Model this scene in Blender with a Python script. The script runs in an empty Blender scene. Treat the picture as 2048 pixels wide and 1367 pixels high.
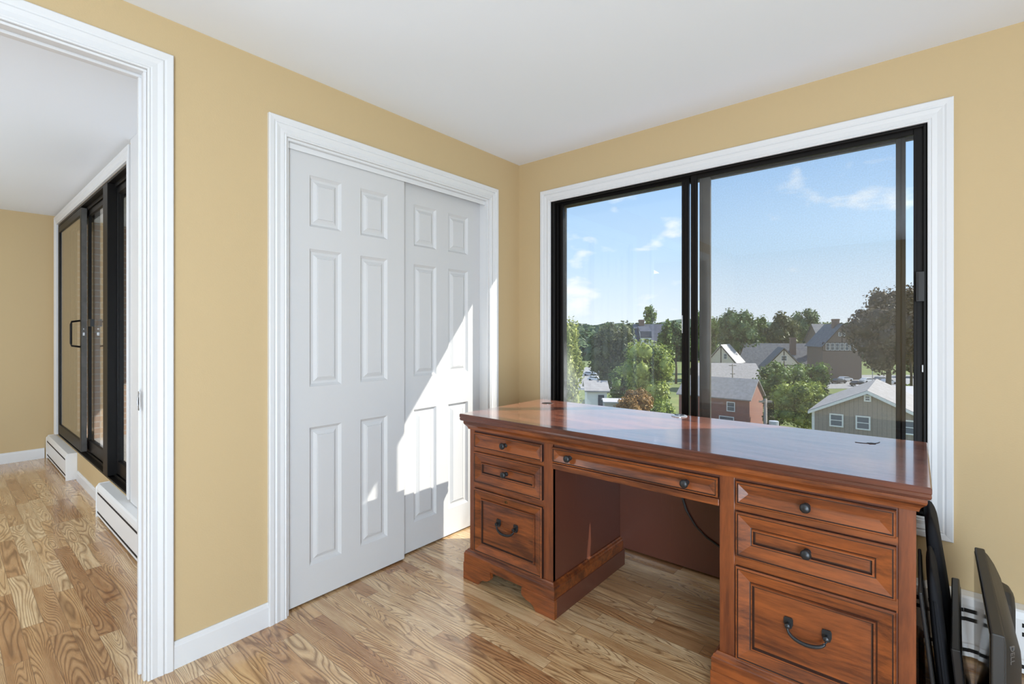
import bpy, math, random
import numpy as np
from mathutils import Vector, Matrix

# ------------------------------------------------------------------ camera, sky, sun, lights, exposure
scn = bpy.context.scene
col = scn.collection
CAM = (2.1465, -2.6341, 1.2706); YAW = math.radians(40.029); F = 962.04; HY = 662.16
cd = bpy.data.cameras.new('camera'); cd.lens = F / 2048 * 36; cd.sensor_width = 36
cd.shift_y = -(683.5 - HY) / 2048; cd.clip_end = 6000; cd.clip_start = .03
cam = bpy.data.objects.new('camera', cd); col.objects.link(cam)
cam.location = CAM; cam.rotation_euler = (math.pi / 2, 0, YAW); scn.camera = cam
vs = scn.view_settings; vs.view_transform = 'Standard'; vs.look = 'None'; vs.exposure = 0.0; vs.gamma = 1.0
vs.use_curve_mapping = False


class NT:
    """small helper to wire shader nodes"""
    def __init__(s, tree):
        s.t = tree; s.n = tree.nodes; s.l = tree.links
        for x in list(s.n): s.n.remove(x)

    def new(s, kind, ins=None, **props):
        x = s.n.new(kind)
        for k, v in props.items(): setattr(x, k, v)
        for k, v in (ins or {}).items(): s.put(x.inputs[k], v)
        return x

    def put(s, sock, v):
        if isinstance(v, bpy.types.NodeSocket): s.l.new(v, sock)
        elif isinstance(v, bpy.types.Node): s.l.new(v.outputs[0], sock)
        else:
            if sock.type == 'RGBA' and len(v) == 3: v = (*v, 1)
            sock.default_value = v

    def math(s, op, a, b=None, c=None, clamp=False):
        x = s.n.new('ShaderNodeMath'); x.operation = op; x.use_clamp = clamp
        for i, v in enumerate((a, b, c)):
            if v is not None: s.put(x.inputs[i], v)
        return x.outputs[0]

    def mix(s, f, a, b, mode='MIX'):
        x = s.n.new('ShaderNodeMix'); x.data_type = 'RGBA'; x.blend_type = mode
        s.put(x.inputs[0], f); s.put(x.inputs[6], a); s.put(x.inputs[7], b)
        return x.outputs[2]

    def ramp(s, f, stops, interp='LINEAR'):
        x = s.n.new('ShaderNodeValToRGB'); x.color_ramp.interpolation = interp
        e = x.color_ramp.elements
        while len(e) < len(stops): e.new(.5)
        for i, (p, c) in enumerate(stops): e[i].position = p; e[i].color = (*c, 1)
        s.put(x.inputs[0], f); return x.outputs[0]

    def sep(s, v):
        x = s.new('ShaderNodeSeparateXYZ', {0: v}); return x.outputs[0], x.outputs[1], x.outputs[2]

    def comb(s, x, y, z): return s.new('ShaderNodeCombineXYZ', {0: x, 1: y, 2: z}).outputs[0]

    def noise(s, vec, scale, detail=3, rough=.5, dist=0.0):
        return s.new('ShaderNodeTexNoise', {'Vector': vec, 'Scale': scale, 'Detail': detail, 'Roughness': rough, 'Distortion': dist})


# sky
w = bpy.data.worlds.new('sky'); scn.world = w; w.use_nodes = True
N = NT(w.node_tree)
tc = N.new('ShaderNodeTexCoord').outputs['Generated']
sx, sy, sz = N.sep(tc)
grad = N.ramp(sz, [(0.0, (.80, .87, .95)), (.06, (.68, .80, .94)), (.15, (.50, .70, .92)), (.28, (.36, .58, .90)), (1.0, (.16, .34, .74))])
den = N.math('ADD', sz, .22)
px_ = N.math('DIVIDE', sx, den); py_ = N.math('DIVIDE', sy, den)
cn = N.noise(N.comb(N.math('ADD', sx, 4.0), sy, N.math('MULTIPLY', sz, 2.3)), 8.5, 5, .5, .15)
cl = N.ramp(cn.outputs[0], [(.565, (0, 0, 0)), (.69, (1, 1, 1))])
low = N.ramp(sz, [(0.0, (.8, .8, .8)), (.12, (.9, .9, .9)), (.45, (.7, .7, .7))])
cm = N.mix(N.math('MULTIPLY', cl, low), grad, (.93, .95, .97))
bg = N.new('ShaderNodeBackground', {'Color': cm, 'Strength': 1.2})
N.new('ShaderNodeOutputWorld', {'Surface': bg})

SUN = Vector((-.840, -.779, -1.0)).normalized()
sd = bpy.data.lights.new('sun', 'SUN'); sd.energy = 8.0; sd.angle = math.radians(.55); sd.color = (1, .95, .86)
so = bpy.data.objects.new('sun', sd); col.objects.link(so); so.location = (30, 30, 40)
so.rotation_euler = SUN.to_track_quat('-Z', 'Y').to_euler()


def area(name, loc, target, sx_, sy_, power, color=(1, .98, .95)):
    d = bpy.data.lights.new(name, 'AREA'); d.shape = 'RECTANGLE'; d.size = sx_; d.size_y = sy_
    d.energy = power; d.color = color
    o = bpy.data.objects.new(name, d); col.objects.link(o); o.location = loc
    o.rotation_euler = (Vector(target) - Vector(loc)).to_track_quat('-Z', 'Y').to_euler()
    return o


area('room_fill_down', (3.4, -4.2, 2.38), (1.6, -2.6, 0), 1.4, 1.6, 46, (.80, .90, 1))  # added fill lamp, out of view, with no fixture of its own
area('room_fill_up', (3.5, -3.9, .8), (1.7, -2.6, 2.44), 1.2, 2.0, 160, (.70, .85, 1))  # unseen fill lamp added to brighten the ceiling from below
area('next_room_fill_down', (-2.2, -4.6, 2.40), (-2.4, -3.9, 0), 2.0, 1.2, 58, (.84, .92, 1))  # added fill for the next room, out of view, no fixture
area('next_room_fill_up', (-2.0, -4.6, .9), (-2.6, -3.0, 2.44), 1.6, 1.0, 46, (.72, .86, 1))  # unseen lamp added to lift the next room's ceiling


# ------------------------------------------------------------------ helpers
def P(o, parent=None, label=None, cat=None, group=None, kind=None):
    if parent: o.parent = parent
    if label: o['label'] = label
    if cat: o['category'] = cat
    if group: o['group'] = group
    if kind: o['kind'] = kind
    return o


def empty(name, loc=(0, 0, 0), rz=0, label=None, cat=None, group=None, kind=None):
    o = bpy.data.objects.new(name, None); col.objects.link(o); o.empty_display_size = .1
    o.location = loc; o.rotation_euler = (0, 0, rz)
    return P(o, None, label, cat, group, kind)


class MB:
    def __init__(s): s.v = []; s.f = []; s.m = []; s.mi = 0

    def add(s, vs_, fs, mi=None):
        b = len(s.v); s.v += [tuple(v) for v in vs_]
        for f in fs: s.f.append(tuple(b + i for i in f)); s.m.append(s.mi if mi is None else mi)
        return s

    def box(s, x0, x1, y0, y1, z0, z1, M=None, mi=None):
        vs_ = [(x0, y0, z0), (x1, y0, z0), (x1, y1, z0), (x0, y1, z0), (x0, y0, z1), (x1, y0, z1), (x1, y1, z1), (x0, y1, z1)]
        if M is not None: vs_ = [tuple(M @ Vector(v)) for v in vs_]
        return s.add(vs_, [(0, 3, 2, 1), (4, 5, 6, 7), (0, 1, 5, 4), (1, 2, 6, 5), (2, 3, 7, 6), (3, 0, 4, 7)], mi)

    def loft(s, st, closed_prof=True, closed_path=False, caps=True, mi=None):
        n = len(st[0]); vs_ = [p for r in st for p in r]; fs = []
        m = len(st)
        for i in range(m if closed_path else m - 1):
            a = i * n; b = ((i + 1) % m) * n
            for j in range(n if closed_prof else n - 1):
                k = (j + 1) % n; fs.append((a + j, a + k, b + k, b + j))
        if caps and closed_prof and not closed_path:
            fs.append(tuple(range(n - 1, -1, -1))); fs.append(tuple((m - 1) * n + j for j in range(n)))
        return s.add(vs_, fs, mi)

    def prism(s, poly, fn, t0, t1, mi=None):
        """poly 2D, fn(a,b,t)->3D"""
        return s.loft([[fn(a, b, t0) for a, b in poly], [fn(a, b, t1) for a, b in poly]], mi=mi)

    def tube(s, pts, r, n=10, flat=1.0, up=None, mi=None):
        pts = [Vector(p) for p in pts]; st = []
        for i, p in enumerate(pts):
            t = (pts[min(i + 1, len(pts) - 1)] - pts[max(i - 1, 0)]).normalized()
            u = Vector(up) if up else (Vector((0, 0, 1)) if abs(t.z) < .9 else Vector((1, 0, 0)))
            a = t.cross(u).normalized(); b = t.cross(a).normalized()
            rr = r[i] if isinstance(r, (list, tuple)) else r
            st.append([tuple(p + a * rr * math.cos(q) + b * rr * flat * math.sin(q)) for q in [2 * math.pi * k / n for k in range(n)]])
        return s.loft(st, mi=mi)

    def lathe(s, prof, c, axis='z', n=20, mi=None):
        st = []
        for r, h in prof:
            ring = []
            for k in range(n):
                q = 2 * math.pi * k / n; a, b = r * math.cos(q), r * math.sin(q)
                ring.append({'z': (c[0] + a, c[1] + b, c[2] + h), 'y': (c[0] + a, c[1] + h, c[2] + b), 'x': (c[0] + h, c[1] + a, c[2] + b)}[axis])
            st.append(ring)
        return s.loft(st, mi=mi)

    def build(s, name, mats, parent=None, smooth=False, bevel=0, seg=2, **kw):
        me = bpy.data.meshes.new(name); me.from_pydata(s.v, [], s.f)
        mats = mats if isinstance(mats, (list, tuple)) else [mats]
        for m in mats: me.materials.append(m)
        if len(mats) > 1: me.polygons.foreach_set('material_index', s.m)
        me.validate(); me.update()
        import bmesh
        bm = bmesh.new(); bm.from_mesh(me); bmesh.ops.recalc_face_normals(bm, faces=bm.faces); bm.to_mesh(me); bm.free()
        o = bpy.data.objects.new(name, me); col.objects.link(o)
        if smooth: me.polygons.foreach_set('use_smooth', [True] * len(me.polygons))
        if smooth == 'angle': me.set_sharp_from_angle(angle=math.radians(40))
        if bevel:
            b = o.modifiers.new('bevel', 'BEVEL'); b.width = bevel; b.segments = seg; b.limit_method = 'ANGLE'; b.angle_limit = math.radians(35)
            b.harden_normals = False
        return P(o, parent, **kw)


def copy_tree(o, parent=None):
    c = o.copy(); col.objects.link(c)
    if parent is not None: c.parent = parent
    for ch in [x for x in list(o.children)]: copy_tree(ch, c)
    return c


# ------------------------------------------------------------------ materials
def mat(name, color=(.8, .8, .8), rough=.5, metal=0.0, spec=.5, coat=0.0, coat_rough=.1, bump=None, var=None):
    m = bpy.data.materials.new(name); m.use_nodes = True; T = NT(m.node_tree)
    b = T.new('ShaderNodeBsdfPrincipled', {'Base Color': color, 'Roughness': rough, 'Metallic': metal, 'Specular IOR Level': spec, 'Coat Weight': coat, 'Coat Roughness': coat_rough})
    tc = T.new('ShaderNodeTexCoord').outputs['Object']
    if var:  # (scale, other colour, low, high)
        n = T.noise(tc, var[0], 4)
        T.put(b.inputs['Base Color'], T.mix(T.ramp(n.outputs[0], [(var[2], (0, 0, 0)), (var[3], (1, 1, 1))]), color, var[1]))
    if bump:
        n = T.noise(tc, bump[0], 3)
        T.put(b.inputs['Normal'], T.new('ShaderNodeBump', {'Strength': bump[1], 'Distance': bump[2], 'Height': n.outputs[0]}).outputs[0])
    T.new('ShaderNodeOutputMaterial', {'Surface': b})
    return m


WALL = mat('beige_wall_paint', (.545, .408, .228), .75, spec=.25, bump=(160, .25, .0015))
CEIL = mat('ceiling_paint', (.82, .85, .895), .85, spec=.2)
WHITE = mat('white_trim_paint', (.70, .70, .705), .42, spec=.4)
DOORW = mat('white_door_paint', (.60, .595, .595), .5, spec=.35)
HEATW = mat('white_heater_enamel', (.80, .805, .81), .38, spec=.4)
BRONZE = mat('dark_bronze_aluminium', (.0065, .0055, .005), .42, spec=.2)
GREYAL = mat('worn_grey_aluminium', (.085, .078, .072), .5, metal=.2, var=(18, (.06, .055, .05), .35, .65))
METAL = mat('brushed_grey_metal', (.45, .45, .46), .35, metal=.9)
KNOBM = mat('dark_pewter', (.035, .037, .04), .38, metal=.6, spec=.6)
BLACK = mat('black_plastic', (.012, .012, .013), .38)
GLOSSB = mat('glossy_black_screen', (.006, .006, .007), .06, spec=.6)
GREYPL = mat('dark_grey_plastic', (.024, .0225, .0205), .5, bump=(500, .15, .0005))
FABRIC = mat('black_fabric', (.010, .010, .012), .8, spec=.25, bump=(700, .5, .0008))
SILVER = mat('silver_plastic', (.5, .52, .56), .28, metal=.5)
DARKIN = mat('dark_cavity', (.008, .006, .005), .8)


def wood_desk(name, c1, c2, rough, coat, axis='x', streak=1.0, spec=.5, crough=.14):
    m = bpy.data.materials.new(name); m.use_nodes = True; T = NT(m.node_tree)
    x, y, z = T.sep(T.new('ShaderNodeTexCoord').outputs['Object'])
    if axis == 'x': v = T.comb(T.math('MULTIPLY', x, 1.6), T.math('MULTIPLY', y, 14), T.math('MULTIPLY', z, 14))
    else: v = T.comb(T.math('MULTIPLY', x, 14), T.math('MULTIPLY', y, 14), T.math('MULTIPLY', z, 1.6))
    n1 = T.noise(v, 1.3, 5, .6, .8); n2 = T.noise(v, 7.0, 5, .65, .3)
    f = T.math('ADD', T.math('MULTIPLY', n1.outputs[0], .75 * streak), T.math('MULTIPLY', n2.outputs[0], .35))
    c = T.mix(T.ramp(f, [(.42, (0, 0, 0)), (.66, (1, 1, 1))]), c2, c1)
    obj = T.new('ShaderNodeTexCoord').outputs['Object']
    sp = T.noise(obj, 260, 2, .5); spk = T.ramp(sp.outputs[0], [(.69, (0, 0, 0)), (.73, (1, 1, 1))])
    pt = T.noise(obj, 5, 2, .5); ptm = T.ramp(pt.outputs[0], [(.5, (0, 0, 0)), (.62, (1, 1, 1))])
    c = T.mix(T.math('MULTIPLY', T.math('MULTIPLY', spk, ptm), .5), c, (.03, .012, .006))
    b = T.new('ShaderNodeBsdfPrincipled', {'Base Color': c, 'Roughness': rough, 'Coat Weight': coat, 'Coat Roughness': crough, 'Specular IOR Level': spec, 'Coat IOR': 2.1 if coat > .9 else 1.5})
    T.put(b.inputs['Normal'], T.new('ShaderNodeBump', {'Strength': .15, 'Distance': .0006, 'Height': n2.outputs[0]}).outputs[0])
    T.new('ShaderNodeOutputMaterial', {'Surface': b}); return m


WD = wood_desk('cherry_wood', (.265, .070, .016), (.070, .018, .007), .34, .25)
WDV = wood_desk('cherry_wood_upright', (.215, .057, .016), (.10, .025, .009), .34, .25, 'z')
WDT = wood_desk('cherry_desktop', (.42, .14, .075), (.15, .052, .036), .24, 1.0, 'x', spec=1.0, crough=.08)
WDM = wood_desk('dark_cherry_veneer', (.19, .062, .036), (.11, .036, .022), .35, .2, 'z', .5)
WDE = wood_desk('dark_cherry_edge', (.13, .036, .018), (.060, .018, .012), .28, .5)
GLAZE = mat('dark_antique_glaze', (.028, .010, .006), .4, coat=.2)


def floor_mat():
    m = bpy.data.materials.new('oak_strip_floor'); m.use_nodes = True; T = NT(m.node_tree)
    x, y, z = T.sep(T.new('ShaderNodeTexCoord').outputs['Object'])
    W_ = .068
    yy = T.math('DIVIDE', T.math('ADD', y, 2.069 + W_ * 100), W_)
    row = T.math('FLOOR', yy); fy = T.math('FRACT', yy)
    wn = T.new('ShaderNodeTexWhiteNoise', {'W': row}, noise_dimensions='1D')
    r1, r2, r3 = T.sep(wn.outputs['Color'])
    L = T.math('MULTIPLY_ADD', r1, .40, .45)
    xx = T.math('ADD', T.math('DIVIDE', T.math('ADD', x, 40), L), T.math('MULTIPLY', r2, 7))
    # uneven joints: shift every other board
    base = T.math('FLOOR', xx)
    cidx = base; fx = T.math('FRACT', xx)
    idv = T.comb(row, cidx, 3.7)
    pn = T.new('ShaderNodeTexWhiteNoise', {'Vector': idv}, noise_dimensions='3D')
    a, b_, c_ = T.sep(pn.outputs['Color'])
    # board tone
    tone = T.ramp(a, [(0.0, (.50, .27, .125)), (.2, (.66, .41, .20)), (.5, (.76, .52, .28)), (.8, (.84, .63, .38)), (1.0, (.58, .34, .16))])
    # grain space, individually shifted
    gx = T.math('MULTIPLY_ADD', b_, 37.0, x); gy = T.math('MULTIPLY_ADD', c_, 23.0, y)
    gv = T.comb(T.math('MULTIPLY', gx, .65), T.math('MULTIPLY', gy, 5.0), T.math('MULTIPLY', a, 9.0))
    fld = T.noise(gv, 1.9, 1.5, .4, .1)
    # contour rings of a smooth field = cathedral grain
    amp = T.math('MULTIPLY_ADD', b_, 34.0, 14.0)
    ring = T.math('FRACT', T.math('ADD', T.math('MULTIPLY', fld.outputs[0], amp), T.math('MULTIPLY', gy, 60)))
    fine = T.noise(T.comb(T.math('MULTIPLY', gx, 14), T.math('MULTIPLY', gy, 190), 0), 1, 3, .6)
    ringf = T.ramp(ring, [(0.0, (1, 1, 1)), (.22, (.30, .30, .30)), (.5, (.0, .0, .0)), (.75, (.15, .15, .15)), (1.0, (1, 1, 1))])
    grain = T.math('MULTIPLY', ringf, T.math('MULTIPLY_ADD', fine.outputs[0], .8, .55), clamp=True)
    c1 = T.mix(T.math('MULTIPLY', grain, .85), tone, T.mix(1.0, tone, (.30, .21, .14), 'MULTIPLY'))
    st = T.noise(T.comb(T.math('MULTIPLY', gx, 3), T.math('MULTIPLY', gy, 26), a), 1.4, 4, .6)
    c2 = T.mix(T.ramp(st.outputs[0], [(.32, (.7, .7, .7)), (.60, (0, 0, 0))]), c1, T.mix(1.0, c1, (.64, .50, .38), 'MULTIPLY'))
    # knots
    kn = T.new('ShaderNodeTexVoronoi', {'Vector': T.comb(T.math('MULTIPLY', gx, 1.0), T.math('MULTIPLY', gy, 2.2), 0), 'Scale': 1.7})
    c3 = T.mix(T.ramp(kn.outputs[0], [(.0, (.85, .85, .85)), (.028, (.5, .5, .5)), (.075, (0, 0, 0))]), c2, (.075, .032, .014))
    # joints
    ex = T.math('MULTIPLY', T.math('MINIMUM', fx, T.math('SUBTRACT', 1, fx)), L)
    ey = T.math('MULTIPLY', T.math('MINIMUM', fy, T.math('SUBTRACT', 1, fy)), W_)
    e = T.math('MINIMUM', ex, ey)
    gap = T.math('LESS_THAN', e, .0009)
    c4 = T.mix(T.math('MULTIPLY', gap, .55), c3, (.10, .05, .025))
    b = T.new('ShaderNodeBsdfPrincipled', {'Base Color': c4, 'Roughness': T.math('MULTIPLY_ADD', grain, .12, .25), 'Specular IOR Level': .6, 'Coat Weight': .6, 'Coat Roughness': .13})
    hgt = T.math('SUBTRACT', T.math('MULTIPLY', grain, -.25), T.math('MULTIPLY', gap, 1.0))
    T.put(b.inputs['Normal'], T.new('ShaderNodeBump', {'Strength': .35, 'Distance': .0008, 'Height': hgt}).outputs[0])
    T.new('ShaderNodeOutputMaterial', {'Surface': b}); return m


FLOOR = floor_mat()


def glass_mat(name, tint=(1, 1, 1), haze=0.0, ior=1.5, grime=False):
    m = bpy.data.materials.new(name); m.use_nodes = True; T = NT(m.node_tree)
    fc_ = T.new('ShaderNodeLayerWeight', {'Blend': .5}).outputs['Facing']
    fr = T.math('MULTIPLY_ADD', T.math('POWER', fc_, 5.0), .96, .035)
    tr = T.new('ShaderNodeBsdfTransparent', {'Color': tint}); gl = T.new('ShaderNodeBsdfGlossy', {'Color': (1, 1, 1), 'Roughness': 0.0})
    mx = T.new('ShaderNodeMixShader', {0: fr, 1: tr, 2: gl})
    out = mx
    if haze or grime:
        tl = T.new('ShaderNodeBsdfTranslucent', {'Color': (.8, .82, .85)})
        f = haze
        if grime:
            x, y, z = T.sep(T.new('ShaderNodeTexCoord').outputs['Object'])
            n = T.noise(T.comb(x, y, z), 5.0, 5, .6)
            # film of grime near the pane's lower left corner
            d = T.math('SUBTRACT', 1.0, T.math('ADD', T.math('MULTIPLY', T.math('SUBTRACT', x, .33), 4.2), T.math('MULTIPLY', T.math('SUBTRACT', z, .75), 2.0)), clamp=True)
            f = T.math('MULTIPLY_ADD', T.math('MULTIPLY', d, T.ramp(n.outputs[0], [(.35, (0, 0, 0)), (.7, (1, 1, 1))])), .45, haze)
        out = T.new('ShaderNodeMixShader', {0: f, 1: mx, 2: tl})
    T.new('ShaderNodeOutputMaterial', {'Surface': out}); return m


GLASS = glass_mat('clear_glass', (.97, .98, .975))
GLASSG = glass_mat('smudged_glass', (.97, .98, .975), .012, grime=True)


def screen_mat():
    m = bpy.data.materials.new('insect_screen_mesh'); m.use_nodes = True; T = NT(m.node_tree)
    x, y, z = T.sep(T.new('ShaderNodeTexCoord').outputs['Object'])
    n = T.noise(T.comb(x, 0, z), 160, 2, .5)
    f = T.math('MULTIPLY_ADD', n.outputs[0], .11, .03)
    d = T.new('ShaderNodeBsdfDiffuse', {'Color': (.30, .29, .28)}); tr = T.new('ShaderNodeBsdfTransparent')
    T.new('ShaderNodeOutputMaterial', {'Surface': T.new('ShaderNodeMixShader', {0: f, 1: tr, 2: d})}); return m


SCREEN = screen_mat()

# ------------------------------------------------------------------ room shell
H = 2.44
XR = 4.6; YB = -5.2; XF = -4.56; YS = -1.87; PW = -.095


def struct(name, mb, m, **k): return mb.build(name, m, kind='structure', **k)


struct('floor', MB().box(XF - .1, XR + .1, YB - .1, .13, -.1, 0), FLOOR)
struct('ceiling', MB().box(XF - .1, XR + .1, YB - .1, YS, H, H + .12).box(-.13, XR + .1, YS, .14, H, H + .12), CEIL)
# window wall with opening
WX0, WX1, WZ0, WZ1 = .271, 2.187, .497, 2.139
b = MB(); b.box(0, WX0, 0, .14, 0, H); b.box(WX1, XR, 0, .14, 0, H); b.box(WX0, WX1, 0, .14, 0, WZ0); b.box(WX0, WX1, 0, .14, WZ1, H)
struct('wall_window', b, WALL)
# left wall: closet opening and wide cased opening
CY0, CY1, CZ = -1.642, -.316, 2.135
OY1, OY0, OZ = -2.148, -3.9, 2.223
b = MB(); b.box(PW, 0, CY1, .14, 0, H); b.box(PW, 0, CY0, CY1, CZ, H); b.box(PW, 0, OY1, CY0, 0, H)
b.box(PW, 0, OY0, OY1, OZ, H); b.box(PW, 0, YB, OY0, 0, H)
struct('wall_left', b, WALL)
b = MB(); b.box(-.80, -.74, YS + .06, .14, 0, H + .1); b.box(-.74, PW, .06, .14, 0, H); b.box(-.74, PW, YS + .06, YS + .14, 0, H); b.box(-.74, PW, YS + .06, .14, H, H + .1)
struct('wall_closet', b, WHITE)
struct('wall_right', MB().box(XR, XR + .1, YB, .14, 0, H), WALL)
struct('wall_back', MB().box(XF - .1, XR + .1, YB - .1, YB, 0, H), WALL)
struct('wall_far', MB().box(XF - .1, XF, YB, YS + .05, 0, H), WALL)
# next room's balcony wall with a wide glazed opening
SX0, SX1, SZ0, SZ1 = -4.42, -1.615, .232, 2.335
b = MB(); b.box(XF - .1, SX0, YS, YS + .14, 0, H + .1); b.box(SX0, SX1, YS, YS + .14, 0, SZ0); b.box(SX0, SX1, YS, YS + .14, SZ1, H + .1)
b.box(SX1, PW, YS, YS + .06, 0, H + .1)
struct('wall_balcony', b, WALL)
struct('trim_7', MB().box(SX1 + .09, PW - .001, YS - .014, YS - .001, .232, H - .001), WHITE)

# casings
CAS = [(0, 0), (0, .011), (.005, .013), (.010, .010), (.014, .0135), (.030, .012), (.046, .0165), (.052, .0125), (.058, .0165), (.076, .0185), (.0795, .016), (.0795, 0)]


def casing(name, a0, a1, b0, b1, fn, sides='lrt', prof=CAS, mi=WHITE):
    """fn(a,b,h)->3D; a horizontal, b vertical"""
    pts = {'lrt': [(a0, b0, -1, 0), (a0, b1, -1, 1), (a1, b1, 1, 1), (a1, b0, 1, 0)],
           'all': [(a0, b0, -1, -1), (a0, b1, -1, 1), (a1, b1, 1, 1), (a1, b0, 1, -1)]}[sides]
    st = [[fn(a + da * q, b_ + db * q, h) for q, h in prof] for a, b_, da, db in pts]
    return struct(name, MB().loft(st, True, sides == 'all'), mi)


casing('trim_1', CY0, CY1, 0.0, CZ, lambda a, b_, h: (h, a, b_))
casing('trim_2', OY0, OY1, 0.0, OZ, lambda a, b_, h: (h, a, b_))
casing('trim_3', WX0 + .004, WX1 - .004, WZ0 + .004, WZ1 - .004, lambda a, b_, h: (a, -h, b_), 'all')
casing('trim_4', SX0, SX1, SZ0 + .01, SZ1, lambda a, b_, h: (a, YS - h * 1.3, b_))
# jamb lining of the cased opening: pocket jamb with stops
b = MB()
for x0, x1, t in ((PW - .003, -.072, .006), (-.072, -.053, .013), (-.053, -.028, .004), (-.028, .001, .010)):
    b.box(x0, x1, OY1 - t, OY1 - .0005, 0, OZ - t); b.box(x0, x1, OY0 + .0005, OY0 + t, 0, OZ - t); b.box(x0, x1, OY0, OY1, OZ - t, OZ - .0005)
struct('trim_5', b, WHITE, bevel=.002)
# closet jamb lining
b = MB(); b.box(PW + .001, -.0005, CY1 - .012, CY1 - .0005, 0, CZ - .0005); b.box(PW + .001, -.0005, CY0 + .0005, CY0 + .012, 0, CZ - .0005)
b.box(PW + .001, -.0005, CY0 + .012, CY1 - .012, CZ - .012, CZ - .0005)
struct('trim_6', b, WHITE)
# baseboards
BB = [(0, 0), (.0125, 0), (.0125, .082), (.010, .090), (.0095, .096), (.005, .101), (0, .101)]


def baseboard(name, p, q, fn):
    return struct(name, MB().loft([[fn(p, d, z) for d, z in BB], [fn(q, d, z) for d, z in BB]]), WHITE)


baseboard('baseboard_left', OY1 + .0795, CY0 - .0795, lambda t, d, z: (d, t, z))
baseboard('baseboard_corner', CY1 + .0795, -.001, lambda t, d, z: (d, t, z))
baseboard('baseboard_far', YB, YS - .085, lambda t, d, z: (XF + d, t, z))
baseboard('baseboard_balcony', -3.33, -2.20, lambda t, d, z: (t, YS - d, z * .8))
baseboard('baseboard_right', YB, -.1, lambda t, d, z: (XR - d, t, z))
baseboard('baseboard_back', XF + .02, XR - .02, lambda t, d, z: (t, YB + d, z))
# strike plate on the pocket jamb
o = empty('strike_plate', (-.018, OY1 - .0185, 1.017), label='small metal strike plate on the white jamb of the wide doorway', cat='strike plate')
b = MB(); b.box(-.011, .011, -.0016, 0, -.035, .035); b.build('plate', METAL, o, bevel=.001)
b = MB(); b.tube([(.009, -.002, -.030), (.011, -.006, -.022), (.011, -.007, 0), (.011, -.006, .022), (.009, -.002, .030)], .002, 8); b.build('pull_lip', METAL, o, smooth=True)
MB().box(-.005, .005, -.0022, -.0012, -.014, .014).build('latch_hole', DARKIN, o)


# ------------------------------------------------------------------ panelled doors
def ring_panel(mb, fn, a0, a1, b0, b1, rings):
    """rings: (inset, height, material of the band leading to it)"""
    prev = None
    for ins, h, mi in rings:
        ins = min(ins, (a1 - a0) / 2 - 1e-4, (b1 - b0) / 2 - 1e-4)
        cur = [fn(a0 + ins, b0 + ins, h), fn(a1 - ins, b0 + ins, h), fn(a1 - ins, b1 - ins, h), fn(a0 + ins, b1 - ins, h)]
        if prev: mb.add(prev + cur, [(i, (i + 1) % 4, 4 + (i + 1) % 4, 4 + i) for i in range(4)], mi)
        prev = cur
    mb.add(prev, [(0, 1, 2, 3)], rings[-1][2])


def six_panel(name, y0, y1, xf, cols, n):
    rows = [(.170, .819), (1.010, 1.658), (1.763, 2.003)]
    z0, z1 = .010, 2.115
    th = .033
    root = empty(name, (xf - th / 2, (y0 + y1) / 2, z0), kind='structure')
    ys = sorted({y0, y1, *[v for c in cols for v in c]}); zs = sorted({z0, z1, *[v for r in rows for v in r]})
    b = MB(); cx, cy = xf - th / 2, (y0 + y1) / 2
    fn = lambda a, b_, h: (xf + h - cx, a - cy, b_ - z0)
    cells = [(c[0], c[1], r[0], r[1]) for c in cols for r in rows]
    for i in range(len(ys) - 1):
        for j in range(len(zs) - 1):
            if any(abs(c[0] - ys[i]) < 1e-6 and abs(c[1] - ys[i + 1]) < 1e-6 and abs(c[2] - zs[j]) < 1e-6 for c in cells):
                continue
            b.add([fn(ys[i], zs[j], 0), fn(ys[i + 1], zs[j], 0), fn(ys[i + 1], zs[j + 1], 0), fn(ys[i], zs[j + 1], 0)], [(0, 1, 2, 3)])
    # edges and back
    q = [(y0, z0), (y1, z0), (y1, z1), (y0, z1)]
    for i in range(4):
        a, c = q[i], q[(i + 1) % 4]; b.add([fn(*a, 0), fn(*c, 0), fn(*c, -th), fn(*a, -th)], [(0, 1, 2, 3)])
    b.add([fn(*p_, -th) for p_ in q], [(0, 1, 2, 3)])
    slab = b.build('door_frame', DOORW, root)
    for c in cells:
        pb = MB(); ring_panel(pb, fn, *c, [(0, 0, 0), (.003, -.0035, 0), (.008, -.008, 0), (.013, -.0125, 0), (.024, -.0125, 0), (.040, -.0045, 0), (.042, -.006, 0), (.044, -.004, 0)])
        pb.build('door_panel', DOORW, root)
    return root


six_panel('door_1', -1.628, -.973, -.030, [(-1.518, -1.354), (-1.248, -1.084)], 1)
six_panel('door_2', -.990, -.330, -.071, [(-.874, -.704), (-.607, -.437)], 2)
# sliding track fascia
b = MB(); b.box(-.024, -.020, CY0 + .013, CY1 - .013, 2.098, CZ - .0125); b.box(-.120, -.024, CY0 + .013, CY1 - .013, 2.120, CZ - .0125)
struct('trim_8', b, WHITE)

# ------------------------------------------------------------------ main window
win = empty('window_1', (0, 0, 0), kind='structure')


def ring_frame(mb, x0, x1, z0, z1, y0, y1, wl, wr, wt, wb):
    mb.box(x0, x0 + wl, y0, y1, z0, z1); mb.box(x1 - wr, x1, y0, y1, z0, z1)
    mb.box(x0 + wl, x1 - wr, y0, y1, z1 - wt, z1); mb.box(x0 + wl, x1 - wr, y0, y1, z0, z0 + wb)


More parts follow.
